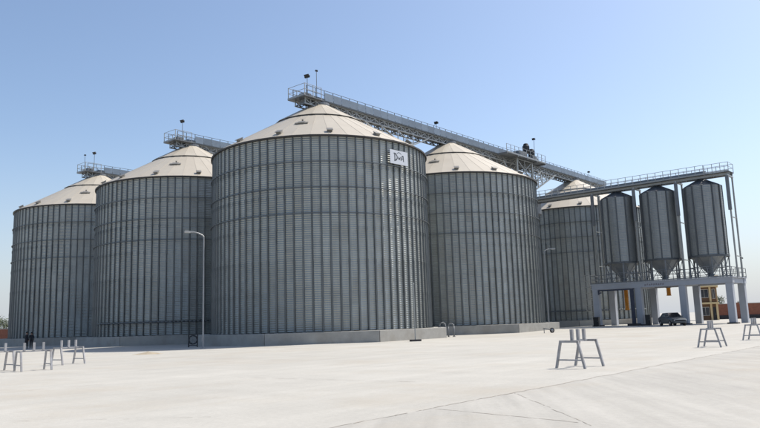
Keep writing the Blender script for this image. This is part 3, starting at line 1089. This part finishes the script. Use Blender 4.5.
mb = MB(); mb.bar((.3, -.25, 18.0), (.3, -.25, 18.16), .1); mb.bar((.3, .25, 18.0), (.3, .25, 18.16), .1); mb.box(.2, .4, -.56, .56, 17.905, 17.99)
me2 = mb.mesh('trough_stand', 'steel_grey')
for k in range(n):
    ob('trough_section', me, rc, (xa + k * L, 0, 0)); ob('trough_stand', me2, rc, (xa + k * L, 0, 0))
mb = MB(); mb.box(xa, xb, .38, 1.15, 18.02, 18.06); mb.box(25.7, xb + .1, -1.1, .378, 18.02, 18.07)
part('walkway', mb, 'steel_grey', rc)
railing(rc, None, xa, xb, 1.12, 18.06, 1.15, .95, 'galv_light')
mb = MB(); mb.box(xa, 25.6, -1.1, -.38, 18.02, 18.06)
part('walkway', mb, 'steel_grey', rc)
railing(rc, None, xa, 25.6, -1.06, 18.06, 1.15, .95, 'galv_light')
railing(rc, None, 25.7, xb, -1.06, 18.07, 1.1, .9, 'galv_light')
mb = MB()
for z in (18.65, 19.17):
    mb.bar((xb, -1.06, z), (xb, 1.12, z), .05, n=6)
part('end_railing', mb, 'galv_light', rc)
for x in (11.4, 17.0, 22.3, 28.2):
    mb = MB()
    for y in (-1.05, 1.05):
        mb.bar((x, y, 5.56), (x, y, 17.72), .17)
        mb.box(x - .2, x + .2, y - .2, y + .2, 5.5605, 5.6)
    mb.bar((x, -1.25, 17.62), (x, 1.25, 17.62), .2)
    for z in (8.0, 12.6):
        mb.bar((x, -1.0, z), (x, 1.0, z), .1)
    part('support_post', mb, 'galv_light', rc)
    mb = MB(); mb.box(x - .19, x + .19, -1.35, -1.14, 13.4, 17.5)
    part('cable_duct', mb, 'steel_grey', rc)
mb = MB()
for x in (11.4 - .5, 11.4 + .4):
    mb.bar((x, -.3, 5.56), (x, -.3, 17.7), .14, n=8)
part('drop_pipe', mb, 'galv_light', rc)
mb = MB(); mb.box(1.3, 2.9, -.7, .7, 16.2, 17.7)
mb.add([(1.3, -.7, 16.198), (2.9, -.7, 16.198), (2.9, .7, 16.198), (1.3, .7, 16.198), (.6, -.3, 14.6), (1.2, -.3, 14.6), (1.2, .3, 14.6), (.6, .3, 14.6)],
       [(0, 1, 5, 4), (1, 2, 6, 5), (2, 3, 7, 6), (3, 0, 4, 7), (4, 5, 6, 7)])
part('transfer_chute', mb, 'steel_grey', rc)
mb = MB(); mb.box(2.2, 2.8, -.95, -.702, 16.5, 17.1)
part('inspection_box', mb, 'galv_light', rc)
floodlight(T0 + E * 27.9 + U * 2.7 + Vector((0, 0, 5.56)), 2.3, 'small floodlight at the right end of the concrete platform', .2, .6, R_(-60))


# ------------------------------------------------------------------ street lamps
def street_lamp(p, h, out, reach, label, rise=.35):
    t = thing('street_lamp', label, 'street lamp', p, out, 'single arm lamp posts by the silos')
    mb = MB(); mb.bar((0, 0, .02), (0, 0, h), .15, n=10, taper=.6)
    pts = [Vector((0, 0, h - .02))]
    for k in range(1, 7):
        a = k / 6
        pts.append(Vector((reach * (a ** 1.25), 0, h + rise * math.sin(a * math.pi / 2))))
    mb.tube(pts, .055, n=8)
    part('pole', mb, 'pole_paint', t)
    mb = MB(); mb.box(-.22, .22, -.22, .22, 0, .025); mb.box(.05, .11, -.07, .07, .5, .95)
    part('base_plate', mb, 'pole_paint', t)
    mb = MB(); q = pts[-1]
    mb.add([(q.x - .12, -.09, q.z - .05), (q.x + .62, -.15, q.z - .03), (q.x + .62, .15, q.z - .03), (q.x - .12, .09, q.z - .05),
            (q.x - .12, -.07, q.z + .07), (q.x + .5, -.10, q.z + .12), (q.x + .5, .10, q.z + .12), (q.x - .12, .07, q.z + .07)],
           [(3, 2, 1, 0), (4, 5, 6, 7), (0, 1, 5, 4), (1, 2, 6, 5), (2, 3, 7, 6), (3, 0, 4, 7)])
    hd = part('lamp_head', mb, 'lamp_head', t)
    mb = MB(); mb.box(q.x + .1, q.x + .56, -.1, .1, q.z - .075, q.z - .045)
    part('diffuser', mb, 'lamp_glass', hd)
    return t


p1 = pix(203, 348.6)
street_lamp(p1, 8.9, R_(200), .95, 'lamp post at the left edge of the nearest silo')
fr1 = math.atan2(-S_R1.y, -S_R1.x)
p2 = pixd(546, 322, 84.2); p2.z = HF
off = p2 - S_R1; off.z = 0
p2 = pixd(549.0, 327, 86.5); p2.z = gz(p2.x, p2.y)
street_lamp(p2, 9.2, R_(10), .85, 'lamp post in front of the far silo, its arm bent to the right')


# ------------------------------------------------------------------ trestle stands in the yard
def stand(p, rz, label, sc_=1.0):
    t = thing('trestle_stand', label, 'trestle', (p.x, p.y, gz(p.x, p.y)), rz, 'grey steel trestle stands in the yard')
    for x in (-.62, .62):
        mb = MB()
        for y in (-1, 1):
            mb.bar((x, y * .50, 0), (x, y * .30, .84), .07)
        mb.bar((x, -.33, .84), (x, .33, .84), .07)
        mb.bar((x, -.44, .26), (x, .44, .26), .045)
        part('end_frame', mb, 'stand_steel', t)
    mb = MB(); mb.bar((-.62, 0, .845), (.62, 0, .845), .05)
    part('top_bar', mb, 'stand_steel', t)
    mb = MB(); mb.box(-.045, .045, -.045, .045, .87, 1.22)
    me = mb.mesh('upright', 'stand_steel')
    for x in (-.40, 0, .40):
        ob('upright', me, t, (x, 0, 0))
    return t


stand(Vector((6.33, 23.2, 0)), RU + R_(-3), 'nearest trestle stand on the right, in front of the lit yard')
stand(Vector((15.5, 33.7, 0)), RU + R_(4), 'middle trestle stand of the three on the right')
stand(Vector((20.9, 40.1, 0)), RU, 'trestle stand cut by the right edge of the picture')
stand(pix(33, 370.6), RU + R_(-6), 'middle trestle stand of the three on the left')
stand(pix(68, 364.4), RU + R_(8), 'rightmost trestle stand of the three on the left')
stand(pix(-5, 371.5), RU + R_(3), 'trestle stand cut by the left edge of the picture')


# ------------------------------------------------------------------ people
def person(p, rz, label, seed, h=1.74):
    rr = random.Random(seed)
    V = [(0, 0, .95), (0, .01, 1.15), (0, .01, 1.38), (0, 0, 1.50), (0, -.015, 1.62), (0, -.01, 1.71)]
    Rr = [.145, .14, .165, .055, .085, .06]
    Ed = [(0, 1), (1, 2), (2, 3), (3, 4), (4, 5)]

    def chain(start, pts):
        prev = start
        for (co, r) in pts:
            V.append(co); Rr.append(r); Ed.append((prev, len(V) - 1)); prev = len(V) - 1
    for s in (-1, 1):
        st = .04 * s * rr.uniform(.3, 1.5)
        chain(0, [((.09 * s, 0, .88), .105), ((.10 * s, -.02 + st, .50), .075), ((.105 * s, .01 + st, .10), .05), ((.11 * s, -.02 + st, .045), .045), ((.12 * s, -.15 + st, .035), .035)])
        chain(2, [((.175 * s, .01, 1.41), .062), ((.235 * s, .03, 1.14), .047), ((.235 * s, -.04, .91), .034), ((.232 * s, -.06, .84), .035)])
    me = bpy.data.meshes.new('person_skeleton')
    me.from_pydata(V, Ed, [])
    o = bpy.data.objects.new('person_tmp', me); COL.objects.link(o)
    o.modifiers.new('skin', 'SKIN')
    sv = me.skin_vertices[0].data
    for i, r in enumerate(Rr):
        k = .72 if i in (0, 1, 2) else 1
        sv[i].radius = (r, r * k)
    sv[0].use_root = True
    ss = o.modifiers.new('sub', 'SUBSURF'); ss.levels = 1; ss.render_levels = 1
    dg = bpy.context.evaluated_depsgraph_get()
    bm_ = bpy.data.meshes.new_from_object(o.evaluated_get(dg))
    bpy.data.objects.remove(o)
    bm_.name = 'body'
    bm_.materials.clear()
    for q in ('cloth_trouser', 'cloth_dark', 'skin', 'rubber'):
        bm_.materials.append(MATS[q])
    for f in bm_.polygons:
        c = f.center
        i = 0 if c.z < .97 else 1
        if c.z > 1.49: i = 2
        if abs(c.x) > .19 and c.z < 1.47: i = 1 if c.z > .90 else 2
        if c.z < .07: i = 3
        f.material_index = i; f.use_smooth = True
    t = thing('person', label, 'person', p, rz, 'two standing people')
    t.scale = (h / 1.77,) * 3
    ob('body', bm_, t)
    mb = MB(); mb.lathe([(.0, 1.785), (.05, 1.775), (.088, 1.73), (.098, 1.67), (.09, 1.62)], n=14)
    ob('hair', mb.mesh('hair', 'hair', smooth=True), t, (0, .012, 0))
    mb = MB()
    for s in (-1, 1):
        mb.bar((.035 * s, -.092, 1.655), (.035 * s, -.104, 1.655), .016, n=6)
    mb.bar((-.025, -.09, 1.585), (.025, -.09, 1.585), .014)
    part('face_features', mb, 'hair', t)
    mb = MB(); mb.add([(-.016, -.095, 1.615), (.016, -.095, 1.615), (0, -.125, 1.62), (0, -.098, 1.66)], [(0, 1, 2), (0, 2, 3), (1, 3, 2), (0, 3, 1)])
    for s in (-1, 1):
        mb.bar((.095 * s, 0, 1.62), (.095 * s, .005, 1.67), .03, .02)
    part('nose_and_ears', mb, 'skin', t)
    mb = MB()
    for s in (-1, 1):
        hx, hy, hz = .232 * s, -.062, .845
        for k, ln in enumerate((.085, .10, .105, .09)):
            y0 = hy - .03 + k * .02
            a = Vector((hx, y0, hz)); b = a + Vector((-.008 * s, -.005, -ln * .55)); c = b + Vector((-.025 * s, -.006, -ln * .42))
            mb.tube([a, b, c], .0085, n=5)
        a = Vector((hx - .01 * s, hy - .03, hz + .03)); mb.tube([a, a + Vector((-.015 * s, -.03, -.035)), a + Vector((-.02 * s, -.035, -.065))], .0095, n=5)
    part('hand', mb, 'skin', t)
    return t


pp = pix(26.2, 348.9)
person(pp, R_(150), 'left one of two dark-clothed people standing by the leftmost silo', 1, 1.78)
pp = pix(31.0, 348.7)
person(pp, R_(215), 'right one of two dark-clothed people standing by the leftmost silo', 2, 1.72)


# ------------------------------------------------------------------ parked car
def car(p, rz, label):
    t = thing('parked_car', label, 'car', p, rz)
    hw = .86
    # lofted lower body: sections along x (front +x)
    secs = [(-2.10, .42, .86, .70), (-2.02, .30, .98, .80), (-1.5, .24, 1.00, .86), (-.6, .22, .97, .87), (.6, .22, .95, .87),
            (1.2, .24, .90, .86), (1.85, .28, .80, .82), (2.08, .34, .70, .72), (2.14, .42, .62, .62)]
    mb = MB(); vs_, fs = [], []
    for (x, z0, z1, w_) in secs:
        vs_ += [(x, -w_ * .92, z0), (x, -w_, z0 + .18), (x, -w_, z1 - .14), (x, -w_ * .90, z1), (x, 0, z1 + .03), (x, w_ * .90, z1), (x, w_, z1 - .14), (x, w_, z0 + .18), (x, w_ * .92, z0)]
    n = 9
    for i in range(len(secs) - 1):
        for k in range(n):
            fs.append((i * n + k, i * n + (k + 1) % n, (i + 1) * n + (k + 1) % n, (i + 1) * n + k))
    fs.append(tuple(range(n))); fs.append(tuple(range((len(secs) - 1) * n, len(secs) * n)))
    mb.add(vs_, fs)
    part('body', mb, 'car_paint', t, smooth=False)
    cab = [(-1.75, .97, .74), (-1.15, 1.42, .60), (.15, 1.46, .61), (.95, .96, .74)]
    mb = MB(); vs_ = []
    for (x, z, w_) in cab:
        vs_ += [(x, -w_, z), (x, w_, z)]
    mb.add(vs_, [(0, 2, 4, 6), (1, 7, 5, 3), (0, 1, 3, 2), (2, 3, 5, 4), (4, 5, 7, 6), (0, 6, 7, 1)])
    part('cabin', mb, 'car_paint', t)

    def quad(name, pts, m_='car_glass'):
        mb = MB(); mb.add(pts, [(0, 1, 2, 3)] if len(pts) == 4 else [(0, 1, 2)]); part(name, mb, m_, t)
    quad('windscreen', [(.90, -.66, 1.005), (.90, .66, 1.005), (.205, .54, 1.435), (.205, -.54, 1.435)])
    quad('rear_window', [(-1.71, .66, 1.02), (-1.71, -.66, 1.02), (-1.22, -.54, 1.385), (-1.22, .54, 1.385)])
    for s in (-1, 1):
        f = lambda x, z: (x, s * (.745 - (z - .97) * .29 + .005), z)
        quad('side_window', [f(-.42, 1.02), f(.68, 1.02), f(.12, 1.40), f(-.42, 1.40)])
        quad('side_window', [f(-1.48, 1.04), f(-.50, 1.02), f(-.50, 1.40), f(-1.10, 1.37)])
        mb = MB(); mb.box(.62, .8, s * .82 - .09, s * .82 + .09, .98, 1.1); part('mirror', mb, 'car_paint', t)
        mb = MB(); mb.box(2.05, 2.12, s * .55 - .13, s * .55 + .13, .56, .67); part('headlight', mb, 'head_lens', t)
        mb = MB(); mb.box(-2.105, -2.04, s * .62 - .1, s * .62 + .1, .68, .84); part('tail_light', mb, 'tail_lens', t)
        for x in (-1.32, 1.30):
            mb = MB()
            mb.lathe([(.2, -.1), (.30, -.11), (.325, -.07), (.325, .07), (.30, .11), (.2, .1)], n=20)
            wo = ob('wheel', mb.mesh('wheel', 'rubber'), t, (x, s * .77, .325), rot=(math.pi / 2, 0, 0))
            mb = MB(); mb.lathe([(.21, -.085), (.08, -.1), (.01, -.095)], n=16); mb.lathe([(.21, .085), (.08, .1), (.01, .095)], n=16)
            ob('rim', mb.mesh('rim', 'rim'), wo)
    mb = MB(); mb.box(2.06, 2.17, -.62, .62, .36, .5); part('bumper', mb, 'car_paint', t)
    mb = MB(); mb.box(-2.15, -2.03, -.72, .72, .40, .55); part('bumper', mb, 'car_paint', t)


pcar = pixd(673, 326.6, 86.6)
pcar.z = gz(pcar.x, pcar.y)
car(pcar, R_(-90), 'dark grey car parked in front of the concrete platform')


# ------------------------------------------------------------------ small things round the silo feet
def fan(p, rz, label):
    t = thing('aeration_fan', label, 'fan', p, rz)
    mb = MB(); mb.lathe([(.36, -.25), (.40, -.22), (.40, .22), (.36, .25), (.3, .25), (.3, -.25), (.36, -.25)], n=20)
    part('shroud', mb, 'dark_metal', t, loc=(0, 0, .62), rot=(math.pi / 2, 0, 0))
    mb = MB()
    for k in range(4):
        a = k * math.pi / 4
        mb.bar((-.36 * math.cos(a), -.26, .62 - .36 * math.sin(a)), (.36 * math.cos(a), -.26, .62 + .36 * math.sin(a)), .025)
    part('guard', mb, 'steel_grey', t)
    mb = MB()
    for x in (-.36, .36):
        for y in (-.24, .24):
            mb.bar((x, y, 0), (x, y, 1.1), .06)
        mb.bar((x, -.24, 1.07), (x, .24, 1.07), .06); mb.bar((x, -.24, .15), (x, .24, .15), .06)
    for y in (-.24, .24):
        mb.bar((-.36, y, 1.07), (.36, y, 1.07), .06); mb.bar((-.36, y, .15), (.36, y, .15), .06)
    part('frame', mb, 'dark_metal', t)


fan(pix(193, 347.2), R_(10), 'dark framed fan beside the lamp post left of the nearest silo')

for (px, py, lb) in ((442.5, 327.6, 'left of two grey pipe hoops on the nearest silo base'), (451, 327.4, 'right of two grey pipe hoops on the nearest silo base')):
    q = pixd(px, py, 67.2 if px < 445 else 69.0)
    rad = Vector((q.x, q.y, 0)) - S_C
    t = thing('pipe_hoop', lb, 'pipe', (q.x, q.y, HF if px < 445 else 0), R_(-15), 'pipe hoops on the silo base')
    mb = MB(); zb = .05 if px < 445 else .9
    pts = [(.27 * math.cos(a), 0, zb + .1 + .27 * math.sin(a)) for a in [math.pi * k / 10 for k in range(11)]]
    pts = [(.27, 0, 0)] + pts + [(-.27, 0, 0)]
    mb.tube(pts, .07, n=8)
    part('pipe', mb, 'steel_grey', t, smooth=True)
    mb = MB()
    for x in (-.27, .27):
        mb.lathe([(.15, 0), (.15, .04)], n=12, cap=True)
        for i in range(len(mb.v) - 24, len(mb.v)):
            v = mb.v[i]; mb.v[i] = (v[0] + x, v[1], v[2])
    part('flange', mb, 'steel_grey', t)

q = pix(415.5, 341.4)
t = thing('marker_post', 'thin galvanised post on a dark base at the nearest silo foot', 'post', q, R_(20))
mb = MB(); mb.bar((0, 0, .15), (0, 0, 4.6), .09, n=10); mb.lathe([(.075, 4.6), (.075, 4.68), (.01, 4.72)], n=10)
part('tube', mb, 'galv_light', t)
mb = MB(); mb.box(-.42, .42, -.25, .25, 0, .15)
part('base_block', mb, 'dark_base', t)

q = pix(552.3, 333.0)
t = thing('cart_wheel', 'small black wheel with axle frame lying by the silo base', 'wheel', q, R_(25))
mb = MB(); mb.lathe([(.15, -.06), (.22, -.075), (.265, -.04), (.265, .04), (.22, .075), (.15, .06)], n=20)
o = part('tyre', mb, 'rubber', t, loc=(0, 0, .265), rot=(math.pi / 2, 0, 0))
mb = MB(); mb.lathe([(.16, -.03), (.05, -.06), (.05, .06), (.16, .03)], n=14, cap=True)
part('hub', mb, 'rim', t, loc=(0, 0, .265), rot=(math.pi / 2, 0, 0))
mb = MB(); mb.bar((0, .1, .265), (-1.0, .12, .5), .05); mb.bar((0, -.1, .265), (-1.0, -.12, .5), .05); mb.bar((-1.0, -.14, .5), (-1.0, .14, .5), .05)
mb.bar((-1.0, 0, .5), (-1.0, 0, 0), .05); mb.bar((0, -.12, .265), (0, .12, .265), .04)
part('axle_frame', mb, 'steel_grey', t)


mat('sand', (0.33, 0.285, 0.215), 0.95, 0, var=0.15, scale=5, bump=0.5, bscale=25)
q = pix(148, 354.3)
rr = random.Random(11); mb = MB(); vs_, fs = [], []
for i in range(8):
    for k in range(22):
        a = 2 * math.pi * k / 22; f = i / 7
        rad = (1 - f) * (1 + .18 * math.sin(2 * a + 1) + .1 * rr.uniform(-1, 1))
        vs_.append((rad * .95 * math.cos(a), rad * .7 * math.sin(a), .17 * f ** 1.3 + (0 if i == 0 else rr.uniform(-.015, .02))))
for i in range(7):
    for k in range(22):
        fs.append((i * 22 + k, i * 22 + (k + 1) % 22, (i + 1) * 22 + (k + 1) % 22, (i + 1) * 22 + k))
mb.add(vs_, fs)
o = part('sand_heap', mb, 'sand', None, smooth=True, loc=(q.x, q.y, -.005))
tag(o, 'low tan heap of sand on the yard in front of the left silos', 'sand heap')

# ------------------------------------------------------------------ background
def brick_wall(a, b, h, label, pil=6.0, zoff=0.0, base=True):
    a, b = Vector(a), Vector(b)
    d = b - a; L = d.length; rz = math.atan2(d.y, d.x)
    t = thing('brick_wall', label, 'wall', (a.x, a.y, zoff), rz)
    n = max(1, round(L / pil)); st = L / n
    mb = MB(); mb.box(.26, st - .26, -.11, .11, -.3, h)
    me = mb.mesh('wall_panel', 'brick')
    mb = MB(); mb.box(-.25, .25, -.2, .2, -.3, h + .2)
    mp = mb.mesh('pillar', 'brick')
    mb = MB(); mb.box(.26, st - .26, -.16, .16, h + .002, h + .1)
    mc = mb.mesh('coping', 'coping')
    mb = MB(); mb.box(.26, st - .26, -.2, -.112, -.3, .75)
    md = mb.mesh('plinth', 'dark_base')
    for k in range(n + 1):
        ob('pillar', mp, t, (k * st, 0, 0))
        if k < n:
            ob('wall_panel', me, t, (k * st, 0, 0)); ob('coping', mc, t, (k * st, 0, 0))
            if base:
                ob('plinth', md, t, (k * st, 0, 0))


a = pixd(700, 318, 142); b = pixd(860, 318, 150)
brick_wall((a.x, a.y, 0), (b.x, b.y, 0), 2.75, 'red brick boundary wall beyond the concrete platform', zoff=.15)
a = pixd(-40, 340, 128); b = pixd(30, 340, 118)
brick_wall((a.x, a.y, 0), (b.x, b.y, 0), 2.3, 'orange brick wall beside the leftmost silo', base=False)

# two-storey gate house
hp = pixd(712.0, 318, 134); hp.z = .15
hs = thing('gate_house', 'beige two-storey house seen between the platform columns', 'house', hp, R_(-25))
hs.scale = (.72, 1, 1)
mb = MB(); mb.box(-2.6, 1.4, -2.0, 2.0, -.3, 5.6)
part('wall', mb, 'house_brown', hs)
for (x, zz0, zz1) in ((-2.55, -.3, 5.6), (.1, -.3, 5.6), (1.35, -.3, 2.8)):
    mb = MB(); mb.box(x - .22, x + .22, -2.22, -2.003, zz0, zz1)
    part('pilaster', mb, 'house_beige', hs)
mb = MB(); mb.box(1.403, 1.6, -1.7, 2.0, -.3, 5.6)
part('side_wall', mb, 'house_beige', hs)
mb = MB(); mb.box(-2.9, 1.9, -2.6, 2.3, 2.75, 3.05)
part('floor_slab', mb, 'house_beige', hs)
mb = MB(); mb.box(-2.9, 1.9, -2.6, 2.3, 5.603, 5.95)
rf = part('roof_slab', mb, 'house_beige', hs)
mb = MB(); mb.box(.6, 2.0, -.6, 1.2, 5.953, 7.4)
part('stair_tower', mb, 'house_brown', rf)
mb = MB(); mb.box(.4, 2.2, -.8, 1.4, 7.403, 7.6)
part('stair_roof', mb, 'house_beige', rf)


def win(x0, x1, z0, z1):
    mb = MB(); mb.box(x0, x1, -2.04, -2.003, z0, z1)
    w_ = part('window', mb, 'window_glass', hs)
    mb = MB()
    for (q0, q1, r0, r1) in ((x0 - .07, x0, z0 - .07, z1 + .07), (x1, x1 + .07, z0 - .07, z1 + .07), (x0, x1, z0 - .07, z0), (x0, x1, z1, z1 + .07)):
        mb.box(q0, q1, -2.09, -2.003, r0, r1)
    mb.box((x0 + x1) / 2 - .03, (x0 + x1) / 2 + .03, -2.08, -2.041, z0, z1)
    part('frame', mb, 'window_frame', w_)


win(-2.0, -.3, 3.9, 5.2); win(.55, 1.1, 3.7, 5.2); win(-2.0, -.4, .9, 2.2)
mb = MB(); mb.box(.45, 1.05, -2.05, -2.003, 0, 2.2)
d_ = part('door', mb, 'dark_metal', hs)
mb = MB(); mb.box(.93, .98, -2.09, -2.051, 1.0, 1.1)
part('handle', mb, 'rim', d_)


def tree(p, h, rx, seed, label, sparse=1.0):
    rr = random.Random(seed)
    t = thing('tree', label, 'tree', p, rr.uniform(0, 6), 'small trees behind the boundary walls')
    mb = MB(); mb.bar((0, 0, -.2), (.05, 0, h * .45), .22, n=7, taper=.6)
    ends = []
    for k in range(9):
        a = k * 2.4; z0 = h * rr.uniform(.25, .5)
        e_ = Vector((rx * .75 * math.cos(a) * rr.uniform(.5, 1), rx * .75 * math.sin(a) * rr.uniform(.5, 1), h * rr.uniform(.55, .95)))
        mb.bar((.03, 0, z0), e_, .08, n=5, taper=.3); ends.append(e_)
    part('trunk', mb, 'bark', t)
    mb = MB()
    for k in range(int(1500 * sparse)):
        c = rr.choice(ends) + Vector([rr.gauss(0, rx * .22) for _ in range(3)])
        if c.z < h * .2:
            continue
        sz = rr.uniform(.07, .17)
        n1 = Vector([rr.gauss(0, 1) for _ in range(3)]).normalized(); n2 = n1.orthogonal().normalized()
        mb.add([c - n1 * sz, c + n2 * sz * .6, c + n1 * sz, c - n2 * sz * .6], [(0, 1, 2, 3)])
    part('crown', mb, 'leaf', t)


for (px, D, h, rx, sd_, sp_, lb) in ((719.5, 150, 4.6, 1.3, 1, .6, 'thin young tree right of the beige house'),
                                     (2, 150, 4.2, 2.0, 3, 1, 'dark tree above the orange wall at the left edge'),
                                     (-9, 160, 4.6, 2.2, 4, 1, 'tree beyond the left edge of the picture'),
                                     (742, 165, 3.6, 1.1, 5, .5, 'faint small tree behind the red brick wall')):
    q = pixd(px, 318, D)
    tree(Vector((q.x, q.y, 0)), h, rx, sd_, lb, sp_)
print('objects', len(bpy.data.objects))
